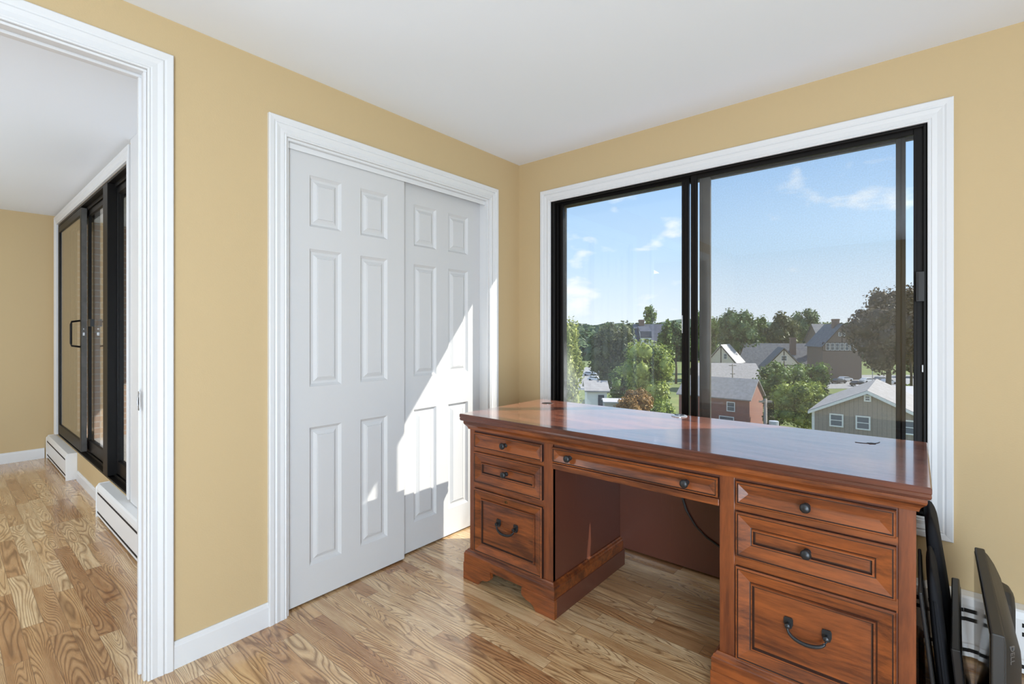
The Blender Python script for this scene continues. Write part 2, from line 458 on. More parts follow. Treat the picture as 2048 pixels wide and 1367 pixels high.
b = MB()
ring_frame(b, WX0 + .0008, WX1 - .0008, WZ0 + .0008, WZ1 - .0008, .004, .125, .010, .008, .006, .012)
for y0, y1, t in ((.004, .010, .016), (.018, .0215, .012), (.040, .044, .022), (.068, .073, .030), (.104, .1245, .040)):
    k = .5 if t < .03 else .55
    ring_frame(b, WX0 + .001, WX1 - .001, WZ0 + .001, WZ1 - .001, y0, y1, .010 + t * .95, .008 + t * .5, .006 + t * k, .012 + t * .5)
b.build('window_frame', BRONZE, win, bevel=.0012, seg=1)


def sash(name, x0, x1, z0, z1, y0, y1, wl, wr, wt, wb, frame_mats, gm, glass_name='pane'):
    b = MB(); ring_frame(b, x0, x1, z0, z1, y0, y1, wl, wr, wt, wb)
    s_ = b.build(name, frame_mats, win, bevel=.0015, seg=1)
    ym = (y0 + y1) / 2
    MB().box(x0 + wl - .003, x1 - wr + .003, ym - .0015, ym + .0015, z0 + wb - .003, z1 - wt + .003).build(glass_name, gm, s_)
    return s_


s1 = sash('left_sash', .318, 1.179, .515, 2.122, .0445, .0675, .022, .040, .014, .04, BRONZE, GLASSG)
# grooves on the left sash's meeting stile
b = MB(); b.box(1.150, 1.154, .0405, .0445, .53, 2.10); b.box(1.166, 1.170, .0405, .0445, .53, 2.10); b.build('stile_rib', BRONZE, s1)
MB().box(1.143, 1.148, .034, .044, 1.26, 1.36).build('pull_rail', METAL, s1, bevel=.001)
s2 = sash('right_sash', 1.198, 2.178, .515, 2.130, .0215, .040, .034, .040, .026, .04, BRONZE, GLASS)
b = MB(); b.box(2.150, 2.153, .0175, .0215, .54, 2.10); b.box(2.164, 2.167, .0175, .0215, .54, 2.10); b.box(1.214, 1.218, .0175, .0215, .54, 2.10)
b.build('stile_rib', BRONZE, s2)
b = MB(); b.box(2.147, 2.174, -.004, .0175, 1.395, 1.52); b.box(2.151, 2.154, -.008, -.004, 1.40, 1.515); b.build('latch', BLACK, s2, bevel=.002)
b = MB(); b.box(2.165, 2.172, .008, .0175, 1.10, 1.13); b.build('catch', METAL, s2, bevel=.001)
# insect screen in the outer track: a grey worn stile left, black stile right
b = MB(); b.box(1.240, 1.284, .080, .098, .52, 2.118); b.box(1.224, 1.240, .084, .094, .52, 2.118)
scf = b.build('screen_stile', GREYAL, win, bevel=.002)
b = MB(); b.box(2.078, 2.095, .080, .098, .52, 2.118); b.box(2.098, 2.112, .080, .098, .52, 2.118); b.box(2.095, 2.098, .084, .094, .52, 2.118)
b.box(1.284, 2.078, .083, .095, 2.106, 2.118); b.box(1.284, 2.078, .083, .095, .52, .545)
b.build('screen_frame', BRONZE, win, bevel=.0015, seg=1)
MB().box(1.282, 2.080, .0885, .0895, .54, 2.108).build('insect_screen', SCREEN, win)

# ------------------------------------------------------------------ next room's sliding door
sl = empty('door_3', (0, 0, 0), kind='structure')
b = MB()
for y0, y1, t in ((YS + .001, YS + .135, .018), (YS + .035, YS + .045, .045), (YS + .085, YS + .095, .055), (YS + .120, YS + .134, .06)):
    ring_frame(b, SX0 + .001, SX1 - .001, SZ0 + .001, SZ1 - .001, y0, y1, t, t, t, t * .6)
b.build('door_frame', BRONZE, sl, bevel=.0015, seg=1)


def slider(name, x0, x1, y0, y1, m, wl=.055, wr=.055):
    b = MB(); ring_frame(b, x0, x1, SZ0 + .03, SZ1 - .03, y0, y1, wl, wr, .06, .09)
    s_ = b.build(name, m, sl, bevel=.002, seg=1); ym = y0 + .012
    MB().box(x0 + wl - .003, x1 - wr + .003, ym - .002, ym + .002, SZ0 + .117, SZ1 - .087).build('pane', GLASS, s_)
    return s_


d1 = slider('sliding_panel', SX0 + .03, -3.18, YS - .004, YS + .033, BRONZE)
MB().box(-3.1815, -3.178, YS - .003, YS + .032, SZ0 + .035, SZ1 - .035).build('edge_strip', GREYAL, d1)
b = MB(); b.tube([(-3.235, YS - .004, 1.36), (-3.235, YS - .055, 1.35), (-3.235, YS - .060, 1.33), (-3.235, YS - .060, 1.17), (-3.235, YS - .055, 1.15), (-3.235, YS - .004, 1.14)], .008, 8)
b.build('handle', BRONZE, d1, smooth=True)
b = MB(); b.box(-3.1785, -3.176, YS + .006, YS + .018, 1.235, 1.26); b.box(-3.1785, -3.176, YS + .008, YS + .014, 1.285, 1.295); b.build('lock_plate', METAL, d1)
d2 = slider('sliding_panel', -3.26, -2.32, YS + .047, YS + .083, BRONZE)
b = MB(); b.box(-3.04, -2.96, YS + .02, YS + .045, 1.31, 1.37); b.build('latch_bracket', BLACK, d2)
d3 = slider('fixed_panel', -2.24, SX1 - .02, YS + .047, YS + .083, BRONZE, .06, .04)
MB().box(-2.34, -2.20, YS - .006, YS + .084, SZ0 + .02, SZ1 - .02).build('mullion', BRONZE, sl, bevel=.003)

# balcony outside the next room
BRICKT = None


def brick_mat(name, c1, c2, mortar, scale=1.0):
    m = bpy.data.materials.new(name); m.use_nodes = True; T = NT(m.node_tree)
    x, y, z = T.sep(T.new('ShaderNodeTexCoord').outputs['Object'])
    v = T.comb(T.math('ADD', x, y), z, 0)
    br = T.new('ShaderNodeTexBrick', {'Vector': v, 'Color1': c1, 'Color2': c2, 'Mortar': mortar, 'Scale': scale, 'Mortar Size': .008, 'Brick Width': .21, 'Row Height': .07})
    b = T.new('ShaderNodeBsdfPrincipled', {'Base Color': br.outputs[0], 'Roughness': .85})
    T.new('ShaderNodeOutputMaterial', {'Surface': b}); return m


TANBRICK = brick_mat('tan_brick', (.50, .34, .24), (.42, .28, .20), (.5, .45, .4))
REDBRICK = brick_mat('red_brick', (.33, .12, .08), (.25, .10, .07), (.36, .28, .24))
CONC = mat('balcony_concrete', (.52, .50, .47), .85, var=(3, (.42, .40, .38), .3, .7))
struct('wall_balcony_side', MB().box(-5.6, -5.2, YS + .14, .3, -.2, H + .1), TANBRICK)
struct('floor_balcony', MB().box(-5.2, -.801, YS + .141, .1, -.15, .02), CONC)
struct('ceiling_balcony', MB().box(-5.6, -.14, YS + .06, .3, H + .10, H + .3), CEIL)
rl = empty('balcony_railing', (-3.0, .04, .02), label='thin dark metal railing along the balcony outside the next room', cat='railing')
b = MB(); b.box(-2.19, 2.18, -.02, .02, 1.0, 1.04); b.box(-2.19, 2.18, -.015, .015, .08, .11); b.build('rail', BRONZE, rl)
for i in range(28):
    x = -2.15 + i * .159
    MB().box(x - .008, x + .008, -.008, .008, .0005 if i % 9 == 0 else .11, 1.0).build('baluster', BRONZE, rl)


# ------------------------------------------------------------------ baseboard heaters
def heater(name, loc, length, label, slots, h=.235, d=.072):
    r = empty(name, loc, label=label, cat='heater')
    p = [(0, .01), (0, h), (-d * .80, h), (-d * .92, h - .006), (-d, h - .03), (-d, h * .28), (-d * .95, h * .25), (-d * .95, .012), (-d * .1, .01)]
    MB().loft([[(x, y - .0005, z) for y, z in p] for x in (0.012, length - .012)]).build('casing', HEATW, r, bevel=.0015)
    for x0, x1 in ((0, .012), (length - .012, length)):
        q = [(0, .0), (0, h + .003), (-d * .80, h + .003), (-d * 1.04, h - .022), (-d * 1.04, .0)]
        MB().loft([[(x, y - .0005, z) for y, z in q] for x in (x0, x1)]).build('end_cap', HEATW, r, bevel=.002)
    if slots:
        n = int((length - .08) / .078)
        for i in range(n):
            x = .045 + i * .078
            for z in (h - .050, h - .083):
                MB().box(x, x + .054, -d - .0012, -d + .002, z - .0075, z + .0075).build('vent_slot', DARKIN, r)
    else:
        MB().box(.05, length - .05, -d - .0012, -d + .002, h * .74, h * .80).build('vent_slot', DARKIN, r)
    MB().box(.02, length - .02, -d * .95 - .0015, -d * .95 + .002, .030, .044).build('lower_gap', DARKIN, r)
    return r


heater('baseboard_heater', (.06, 0, 0), 3.30, 'long white baseboard heater under the big window with two rows of slots', True, .240)
heater('baseboard_heater', (-4.545, YS, 0), 1.17, 'short white baseboard heater at the far end of the sliding glass door', False, .226)
heater('baseboard_heater', (-2.16, YS, 0), 2.02, 'white baseboard heater along the near end of the sliding glass door', False, .226)

# ------------------------------------------------------------------ desk
DX0, DX1, DYF, DYB, DZ = .350, 2.180, -.915, -.212, .848
desk = empty('executive_desk', ((DX0 + DX1) / 2, (DYF + DYB) / 2, 0), label='cherry wood executive desk with two drawer pedestals in front of the window', cat='desk')
OX, OY = desk.location.x, desk.location.y


def dk(mb, name, mats, parent=desk, **k):
    mb.v = [(x - OX, y - OY, z) for x, y, z in mb.v]
    return mb.build(name, mats, parent, **k)


def path_loft(prof, x0, x1, yf, yb, closed=True):
    """profile (o,z) offset outward, along left side, front, right side, back"""
    return [[(x0 - o, yb + o, z) for o, z in prof], [(x0 - o, yf - o, z) for o, z in prof], [(x1 + o, yf - o, z) for o, z in prof], [(x1 + o, yb + o, z) for o, z in prof]]


# top slab with moulded edge
tp = [(-.018, .8105), (-.010, .8110), (-.003, .8145), (-.0005, .821), (-.002, .8285), (0, .832), (0, .8445), (-.0035, .848)]
b = MB(); st = path_loft(tp, DX0, DX1, DYF, DYB)
n = len(tp); b.loft(st, False, True, mi=1)
b.add([s_[0] for s_ in st], [(0, 1, 2, 3)]); b.add([s_[-1] for s_ in st], [(0, 1, 2, 3)])
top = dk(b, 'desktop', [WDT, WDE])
# carcass planes
LX0, LX1, RX0, RX1, FY, BY = .383, .905, 1.618, 2.147, -.872, -.225
# cornice under the top (cove)
cp = [(0, .768), (.006, .768), (.0075, .774), (.010, .780), (.016, .787), (.022, .793), (.024, .800), (.024, .8103), (0, .8103)]
b = MB(); b.loft(path_loft(cp, LX0, RX1, FY, BY - .006), True, True); dk(b, 'cornice', WD)
# carcasses
for x0, x1 in ((LX0, LX1), (RX0, RX1)):
    b = MB(); b.box(x0, x1, FY + .003, BY, .14, .8100)
    dk(b, 'pedestal', WDM)
    for a0, a1 in ((x0, x0 + .034), (x1 - .050, x1)) if x0 < 1 else ((x0, x0 + .050), (x1 - .040, x1)):
        b = MB(); b.box(a0, a1, FY, FY + .02, .145, .768); dk(b, 'stile', WDV, bevel=.002)
    s0, s1 = (x0 + .034, x1 - .050) if x0 < 1 else (x0 + .050, x1 - .040)
    for z0, z1 in ((.664, .676), (.470, .499), (.145, .150)):
        b = MB(); b.box(s0, s1, FY + .001, FY + .02, z0 - .006, z1 + .006); dk(b, 'rail', WD)
# bottom plinth and bracket feet
for x0, x1 in ((LX0, LX1), (RX0, RX1)):
    o_ = .022
    pp = [(0, .152), (.006, .152), (.010, .146), (.016, .142), (.018, .134), (.0215, .131), (.0215, .086), (0, .086)]
    b = MB(); b.loft(path_loft(pp, x0, x1, FY, BY - .022), True, True); b.add([(x0, FY, .14), (x1, FY, .14), (x1, BY, .14), (x0, BY, .14)], [(0, 1, 2, 3)])
    pl = dk(b, 'plinth', WD, smooth=False)
    yo = FY - .0245
    fl = [(0, 0), (.105, 0), (.118, .018), (.136, .030), (.160, .034), (.184, .046), (.190, .060), (.186, .0857), (0, .0857)]
    b = MB(); fn = lambda a, z, t: (x0 - .0245 + a, yo + t, z)
    b.prism(fl, fn, 0, .022); dk(b, 'bracket_foot', WD, bevel=.002)
    b = MB(); fn = lambda a, z, t: (x1 + .0245 - a, yo + t, z)
    b.prism(fl, fn, 0, .022); dk(b, 'bracket_foot', WD, bevel=.002)
    for xs in (x0 - .0245, x1 + .0025):
        b = MB(); b.box(xs, xs + .022, yo + .0222, BY - .0025, .0, .0857); dk(b, 'side_skirt', WDM, bevel=.0015)


def drawer(x0, x1, z0, z1, kind, knobs=(), pull=None, lock=None):
    fn = lambda a, b_, h: (a, FY - h, b_)
    b = MB()
    if kind == 'hip':
        ring_panel(b, fn, x0, x1, z0, z1, [(0, -.004, 0), (0, .011, 1), (.003, .0145, 0), (.006, .0145, 0), (.0075, .0120, 1), (.0095, .0120, 1), (.5 * (z1 - z0) - .002, .003, 0)])
        hz = .003
    else:
        s = .050 if kind == 'mid' else .047
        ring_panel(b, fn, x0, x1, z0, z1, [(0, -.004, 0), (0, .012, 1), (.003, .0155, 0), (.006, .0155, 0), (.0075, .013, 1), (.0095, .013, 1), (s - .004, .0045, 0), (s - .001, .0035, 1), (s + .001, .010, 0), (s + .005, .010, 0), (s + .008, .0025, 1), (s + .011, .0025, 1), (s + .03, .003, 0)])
        hz = .0035
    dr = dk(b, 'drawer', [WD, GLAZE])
    for kx, kz in knobs:
        prof = [(.0005, -.0), (.011, -.0), (.011, -.003), (.0055, -.006), (.005, -.014), (.009, -.018), (.0145, -.022), (.0155, -.027), (.0145, -.031), (.010, -.0345), (.0005, -.036)]
        b = MB(); b.lathe(prof, (kx, FY - hz, kz), 'y', 20); dk(b, 'knob', KNOBM, dr, smooth=True)
    if pull:
        kx, kz, hw = pull
        b = MB()
        for s in (-1, 1):
            c = kx + s * hw
            sh = [(-.013, -.006), (-.009, -.018), (0, -.022), (.009, -.018), (.013, -.006), (.013, .010), (.010, .016), (-.010, .016), (-.013, .010)]
            b.prism([(c + p_, kz + q) for p_, q in sh], lambda a, z, t: (a, FY - hz - t, z), 0, .004)
            b.lathe([(.0005, 0), (.006, 0), (.005, -.010), (.0075, -.014), (.0075, -.020), (.0005, -.023)], (c, FY - hz - .003, kz - .004), 'y', 14)
        pts = []; rr = []
        for i in range(17):
            t = i / 16; a = -math.cos(math.pi * t)
            pts.append((kx + a * (hw + .001), FY - hz - .016 - .010 * math.sin(math.pi * t), kz - .004 - .036 * math.sin(math.pi * t) ** .75)); rr.append(.0032 + .0028 * math.sin(math.pi * t))
        b.tube(pts, rr, 10)
        dk(b, 'bail_pull', KNOBM, dr, smooth='angle')
    if lock:
        b = MB(); b.lathe([(.0005, 0), (.0085, 0), (.0085, -.0025), (.0065, -.0035), (.006, -.002), (.0005, -.002)], (lock[0], FY - .008, lock[1]), 'y', 20); dk(b, 'lock', mat('aged_brass', (.16, .09, .035), .4, metal=.8), dr, smooth='angle')
        b = MB(); b.box(lock[0] - .001, lock[0] + .001, FY - .0112, FY - .009, lock[1] - .004, lock[1] + .004); dk(b, 'keyhole', DARKIN, dr)


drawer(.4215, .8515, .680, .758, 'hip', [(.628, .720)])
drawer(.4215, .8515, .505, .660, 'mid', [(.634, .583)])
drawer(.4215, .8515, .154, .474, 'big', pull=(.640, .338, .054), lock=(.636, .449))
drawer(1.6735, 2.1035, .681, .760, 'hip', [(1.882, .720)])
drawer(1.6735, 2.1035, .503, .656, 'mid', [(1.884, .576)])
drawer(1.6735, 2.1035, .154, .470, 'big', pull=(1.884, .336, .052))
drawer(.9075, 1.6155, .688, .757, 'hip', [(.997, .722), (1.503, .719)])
# centre drawer surround: rail below, box behind
b = MB(); b.box(.9055, 1.6175, FY - .006, FY + .016, .6585, .683); dk(b, 'rail', WD, bevel=.002)
b = MB(); b.box(.9055, 1.6175, FY + .006, -.46, .6635, .8098); dk(b, 'apron', WDM)
# back modesty panel with an added unseen opening, shaped to throw a sun sliver
b = MB(); y0, y1 = BY - .014, BY - .002
OUT = [(LX1 + .001, .095), (RX0 - .001, .095), (RX0 - .001, .808), (LX1 + .001, .808)]; INN = [(1.228, .53), (1.292, .60), (1.262, .735), (1.240, .735)]
for y in (y0, y1): b.add([(x, y, z) for x, z in OUT + INN], [(i, (i + 1) % 4, 4 + (i + 1) % 4, 4 + i) for i in range(4)])
for pl_ in (OUT, INN): b.add([(x, y, z) for y in (y0, y1) for x, z in pl_], [(i, (i + 1) % 4, 4 + (i + 1) % 4, 4 + i) for i in range(4)])
dk(b, 'modesty_panel', WDM)


def hole_ring(mb, c, r0, r1, z0, z1, n=32): mb.lathe([(r0, z0), (r1, z0), (r1, z1), (r0, z1)], c, 'z', n)


# grommets
b = MB(); b.lathe([(.0005, .0), (.032, .0), (.032, .0012), (.0005, .0012)], (.488, -.338, DZ), 'z', 32); g = dk(b, 'grommet_hole', DARKIN, top)
g.location = (0, 0, 0)
b = MB(); hole_ring(b, (.488, -.338, DZ), .0325, .0365, 0, .0008); dk(b, 'grommet_ring', WDT, top)
b = MB(); b.lathe([(.0005, .0), (.038, .0), (.038, .003), (.034, .0055), (.0005, .0075)], (1.243, -.262, DZ), 'z', 32); gs = dk(b, 'grommet_cap', SILVER, top, smooth='angle')
b = MB()
for i in range(5):
    a = i * 1.256 + .4
    b.box(-.009, .009, .010, .022, .0058, .0078, Matrix.Translation((1.243, -.262, DZ)) @ Matrix.Rotation(a, 4, 'Z'))
dk(b, 'grommet_slot', BLACK, top)
b = MB(); C0 = Vector((2.018, -.375, DZ + .0006))
rt = Vector((math.cos(YAW), math.sin(YAW), 0)); fw = Vector((-math.sin(YAW), math.cos(YAW), 0))
for s in (-1, 1):
    pts = [C0 + rt * s * q + fw * (((q - .004) ** 2) * 12.0 if q > .008 else 0) for q in [.008 + i * .0055 for i in range(8)]]
    b.tube([tuple(p_) for p_ in pts], .0022, 6, .5)
b.box(-.011, .011, -.007, .009, -.0004, .0016, Matrix.Translation(C0) @ Matrix.Rotation(YAW, 4, 'Z'))
dk(b, 'grommet_gap', BLACK, top)

# cord under the desk
b = MB()
for off in (0, .009):
    ctl = [(1.205, .656), (1.222, .54), (1.250, .44), (1.270, .382), (1.314, .319), (1.362, .279), (1.434, .246), (1.52, .222), (1.604, .21)]
    pts = [(x + off * .8, -.2475, z - off * .6) for x, z in ctl]
    b.tube(pts, .0035, 8)
b.build('power_cord', BLACK, None, smooth=True, label='black power cord curving under the desk against the back panel', cat='cord')


# ------------------------------------------------------------------ things leaning beside the desk
def slab(name, label, cat, top_x, top_z, bot_x, y0, y1, th, m, rnd=.01, group=None):
    """flat slab whose left-lower edge runs from (bot_x,0) to (top_x,top_z), leaning left"""
    L = math.hypot(bot_x - top_x, top_z); ang = math.atan2(bot_x - top_x, top_z)
    r = empty(name, (bot_x, (y0 + y1) / 2, 0), label=label, cat=cat, group=group)
    r.rotation_euler = (0, -ang, 0)
    return r, L, (y1 - y0) / 2


# 1 thin panel nearest the desk
r, L, hw = slab('flat_screen', 'thin black flat panel leaning against the right side of the desk', 'screen', 2.151, .515, 2.206, -.81, -.44, .015, BLACK)
MB().box(.0, .009, -hw, hw, .0, L).build('housing', BLACK, r, bevel=.003)
MB().box(.0088, .0100, -hw + .015, hw - .015, .03, L - .015).build('display', GLOSSB, r)


# padded fabric cases
def pad(label, tx, tz, bx, y0, y1, th, seed):
    r, L, hw = slab('padded_case', label, 'bag', tx, tz, bx, y0, y1, th, FABRIC)
    rnd = random.Random(seed); b = MB(); st = []
    n = 18
    for k in range(n + 1):
        t = k / n
        s = min(1, math.sin(math.pi * min(max(t, .0), 1)) ** .16 if 0 < t < 1 else .04)
        z = L * t
        wy = hw * (.80 + .20 * min(1, (1 - t) * 7) ** .5) * (1 if t > .02 else .97)
        ring = []
        for q in range(24):
            a = 2 * math.pi * q / 24; ca, sa = math.cos(a), math.sin(a)
            ex = math.copysign(abs(ca) ** .55, ca); ey = math.copysign(abs(sa) ** .4, sa)
            wr = 1 + .05 * math.sin(9 * t + 3 * ey + seed) + .05 * rnd.uniform(-1, 1) * (t > .75)
            ring.append((th / 2 + ex * th / 2 * s * wr, ey * wy, z))
        st.append(ring)
    b.loft(st); o = b.build('cover', FABRIC, r, smooth=True)
    ss = o.modifiers.new('sub', 'SUBSURF'); ss.levels = 1; ss.render_levels = 1
    b = MB(); b.tube([(th * .5, -hw * 1.0, L * .05), (th * .5, -hw * 1.005, L * .5), (th * .5, -hw * .98, L * .85)], .004, 8); b.build('seam_piping', FABRIC, r, smooth=True)
    return r


pad('taller black padded case behind another, leaning on the desk near the window', 2.160, .622, 2.228, -.450, -.115, .048, 3)
pad('black padded case leaning on the desk in front of a taller one', 2.163, .562, 2.216, -.760, -.460, .034, 5)
# glossy monitor leaning left
r, L, hw = slab('computer_monitor', 'glossy black monitor leaning with its screen up between the padded cases and the grey monitor', 'monitor', 2.245, .372, 2.280, -.79, -.25, .02, BLACK)
MB().box(-.012, .010, -hw, hw, .0, L).build('housing', BLACK, r, bevel=.004)
MB().box(.0095, .0115, -hw + .022, hw - .022, .035, L - .022).build('display', GLOSSB, r)
r.rotation_euler = (0, r.rotation_euler.y, math.radians(-2.6))
# upright monitor with its back to the right
r = empty('computer_monitor', (2.301, -.590, 0), math.radians(-1.2), label='large grey monitor standing upright, its ventilated back facing the right edge', cat='monitor')
hy, ht = .325, .505
b = MB(); b.box(-.002, .024, -hy, hy, .0, ht); b.build('bezel', GREYPL, r, bevel=.004)
MB().box(-.004, -.0015, -hy + .012, hy - .012, .03, ht - .012).build('display', GLOSSB, r)
b = MB(); st = []
for t, ins in ((.024, .004), (.032, .012), (.044, .030), (.054, .052), (.058, .062)):
    y0, y1, z0, z1 = -hy + ins, hy - ins, .01 + ins * .5, ht - ins
    c = .02
    st.append([(t, y0 + c, z0), (t, y1 - c, z0), (t, y1, z0 + c), (t, y1, z1 - c), (t, y1 - c, z1), (t, y0 + c, z1), (t, y0, z1 - c), (t, y0, z0 + c)])
b.loft(st); b.build('back_cover', GREYPL, r, smooth='angle', bevel=.002)
b = MB()
st = []
for t, ins in ((.056, .0), (.076, .006), (.086, .02)):
    y0, y1, z0, z1 = .150 + ins, .290 - ins, .03 + ins, .43 - ins * 1.2
    st.append([(t, y0, z0), (t, y1, z0), (t, y1, z1 - .03), (t, y1 - .03, z1), (t, y0 + .03, z1), (t, y0, z1 - .03)])
b.loft(st); bk = b.build('electronics_hump', GREYPL, r, smooth='angle', bevel=.004)
b = MB()
for i in range(22): b.box(.0858, .0868, .19, .24, .10 + i * .010, .105 + i * .010)
b.build('vent', BLACK, bk)
# raised letters on the back, as on the housing
fc = bpy.data.curves.new('maker_mark', 'FONT'); fc.body = 'DELL'; fc.size = .021; fc.extrude = .0012; fc.align_x = 'CENTER'
fo = bpy.data.objects.new('maker_mark', fc); col.objects.link(fo)
bpy.context.view_layer.update()
dg = bpy.context.evaluated_depsgraph_get(); me = bpy.data.meshes.new_from_object(fo.evaluated_get(dg)); bpy.data.objects.remove(fo)
mk = bpy.data.objects.new('maker_mark', me); col.objects.link(mk); me.materials.append(mat('dull_silver', (.22, .22, .22), .4, metal=.5))
mk.parent = r
sl_ = math.atan2(.030, .042)
mk.matrix_parent_inverse = Matrix()
nrm = Vector((.848, -.530, 0)); xt = Vector((0, 0, -1)); yt = nrm.cross(xt)
Mk = Matrix((xt, yt, nrm)).transposed().to_4x4(); Mk.translation = Vector((.036, -hy + .0215, .455)) + nrm * .0012 - yt * .006
mk.matrix_local = Mk



# ------------------------------------------------------------------ outdoors
G = -14.0
RT = Vector((math.cos(YAW), math.sin(YAW), 0)); FWD = Vector((-math.sin(YAW), math.cos(YAW), 0))


def view(px, depth, z=G):
    p_ = Vector((CAM[0], CAM[1], 0)) + FWD * depth + RT * ((px - 1024) / F * depth)
    return Vector((p_.x, p_.y, z))


def zat(py, depth): return CAM[2] - (py - HY) / F * depth


LAWN = mat('lawn_grass', (.12, .165, .045), .95, var=(.25, (.19, .21, .07), .35, .65))
ASPH = mat('asphalt', (.27, .26, .255), .9, var=(.6, (.33, .32, .31), .3, .7))
b = MB(); b.box(-900, 500, 12, 900, G - 1, G); struct('ground', b, LAWN)


def quadpatch(name, pts, z, m):
    b = MB(); p_ = [view(px, d, z) for px, d in pts]; b.add(p_ + [v + Vector((0, 0, -.04)) for v in p_], [(0, 1, 2, 3), (4, 7, 6, 5), (0, 1, 5, 4), (1, 2, 6, 5), (2, 3, 7, 6), (3, 0, 4, 7)])
    return struct(name, b, m)


quadpatch('parking_lot', [(1560, 128), (1960, 128), (1960, 168), (1560, 168)], G + .05, ASPH)
quadpatch('parking_lot', [(1080, 125), (1300, 125), (1270, 205), (1080, 205)], G + .05, ASPH)
quadpatch('street', [(1080, 60), (1960, 60), (1960, 70), (1080, 70)], G + .05, ASPH)
# low hills on the horizon
b = MB(); rnd = random.Random(4); nx = 60; st = []
for i in range(nx + 1):
    px = 900 + i * 1200 / nx
    hz = 22 + 6 * math.sin(i * .31) + 4 * math.sin(i * .83 + 1) + (10 * math.exp(-((px - 1440) / 220) ** 2))
    row = []
    for d, h in ((300, G), (520, G + 8), (900, hz * .25), (1500, hz), (1600, hz * .9), (2400, G)):
        p_ = view(px, d, h if h == G else h * (1)); row.append(tuple(p_))
    st.append(row)
b.loft(st, False); FOREST = mat('far_forest', (.035, .075, .040), .95, var=(.012, (.06, .10, .05), .35, .65)); struct('hills', b, FOREST, smooth=True)


def leafmat(name, c1, c2, scale=.35):
    m = bpy.data.materials.new(name); m.use_nodes = True; T = NT(m.node_tree)
    g = T.new('ShaderNodeNewGeometry'); n = T.noise(g.outputs['Position'], scale, 3); rn = g.outputs['Random Per Island']
    f = T.math('ADD', T.math('MULTIPLY', n.outputs[0], .8), T.math('MULTIPLY', rn, .45))
    c = T.mix(T.ramp(f, [(.35, (0, 0, 0)), (.85, (1, 1, 1))]), c1, c2)
    d = T.new('ShaderNodeBsdfDiffuse', {'Color': c}); t = T.new('ShaderNodeBsdfTranslucent', {'Color': T.mix(.5, c, (.6, .7, .1), 'MULTIPLY')})
    gl = T.new('ShaderNodeBsdfGlossy', {'Color': (.8, .85, .8), 'Roughness': .45})
    mx = T.new('ShaderNodeMixShader', {0: .25, 1: d, 2: t})
    T.new('ShaderNodeOutputMaterial', {'Surface': T.new('ShaderNodeMixShader', {0: .035, 1: mx, 2: gl})}); return m


LM = {'dark': leafmat('dark_green_leaves', (.022, .036, .014), (.17, .18, .075)),
      'mid': leafmat('mid_green_leaves', (.028, .062, .018), (.22, .31, .08)),
      'light': leafmat('light_green_leaves', (.05, .10, .020), (.44, .50, .12)),
      'olive': leafmat('olive_leaves', (.13, .17, .035), (.48, .50, .16)),
      'blue': leafmat('bluish_green_leaves', (.022, .052, .028), (.18, .26, .11)),
      'rust': leafmat('rust_leaves', (.16, .085, .025), (.46, .27, .10)),
      'copper': leafmat('copper_beech_leaves', (.026, .022, .020), (.21, .165, .14))}
BARK = mat('grey_brown_bark', (.10, .075, .055), .9)


def crown_mesh(name, m, rx, ry, rz, nl, n, leaf, seed, core=.66, zc=0):
    rg = np.random.default_rng(seed); nl = int(nl * 2.0)
    # lobes inside the envelope
    d = rg.normal(size=(nl, 3)); d /= np.linalg.norm(d, axis=1)[:, None]
    d *= (rg.uniform(.30, .80, nl))[:, None]
    C_ = d * np.array([rx, ry, rz]); R_ = rg.uniform(.20, .36, nl)[:, None] * np.array([[rx, ry, rz]]) * rg.uniform(.85, 1.1, (nl, 3))
    k = rg.integers(0, nl, n)
    u = rg.normal(size=(n, 3)); u /= np.linalg.norm(u, axis=1)[:, None]
    rad = rg.uniform(.5, 1.25, n) ** .6
    pts = C_[k] + u * rad[:, None] * R_[k]
    # orientation: outward with jitter
    nn = u + rg.normal(size=(n, 3)) * .9 + np.array([0, 0, .25]); nn /= np.linalg.norm(nn, axis=1)[:, None]
    t = np.cross(nn, rg.normal(size=(n, 3))); t /= np.linalg.norm(t, axis=1)[:, None]; q = np.cross(nn, t)
    s = leaf * rg.uniform(.55, 1.25, n)[:, None]
    V = np.stack([pts + t * s, pts + q * s * .55, pts - t * s, pts - q * s * .55], 1).reshape(-1, 3)
    # cores
    cv = []; cf = []
    na, nb = 10, 6
    for i in range(nl):
        base = len(cv) + len(V)
        for a in range(nb + 1):
            th = math.pi * a / nb
            for c in range(na):
                ph = 2 * math.pi * c / na
                cv.append(C_[i] + R_[i] * core * np.array([math.sin(th) * math.cos(ph), math.sin(th) * math.sin(ph), math.cos(th)]))
        for a in range(nb):
            for c in range(na):
                cf.append((base + a * na + c, base + a * na + (c + 1) % na, base + (a + 1) * na + (c + 1) % na, base + (a + 1) * na + c))
    AV = np.concatenate([V, np.array(cv)]); AV[:, 2] += zc
    LF = np.arange(4 * n).reshape(n, 4); AF = np.concatenate([LF, np.array(cf)])
    me = bpy.data.meshes.new(name); me.vertices.add(len(AV)); me.vertices.foreach_set('co', AV.ravel())
    me.loops.add(AF.size); me.loops.foreach_set('vertex_index', AF.ravel().astype(np.int32))
    me.polygons.add(len(AF)); me.polygons.foreach_set('loop_start', np.arange(0, AF.size, 4, dtype=np.int32))
    me.update(calc_edges=True); me.materials.append(m)
    return me


TREES = 0


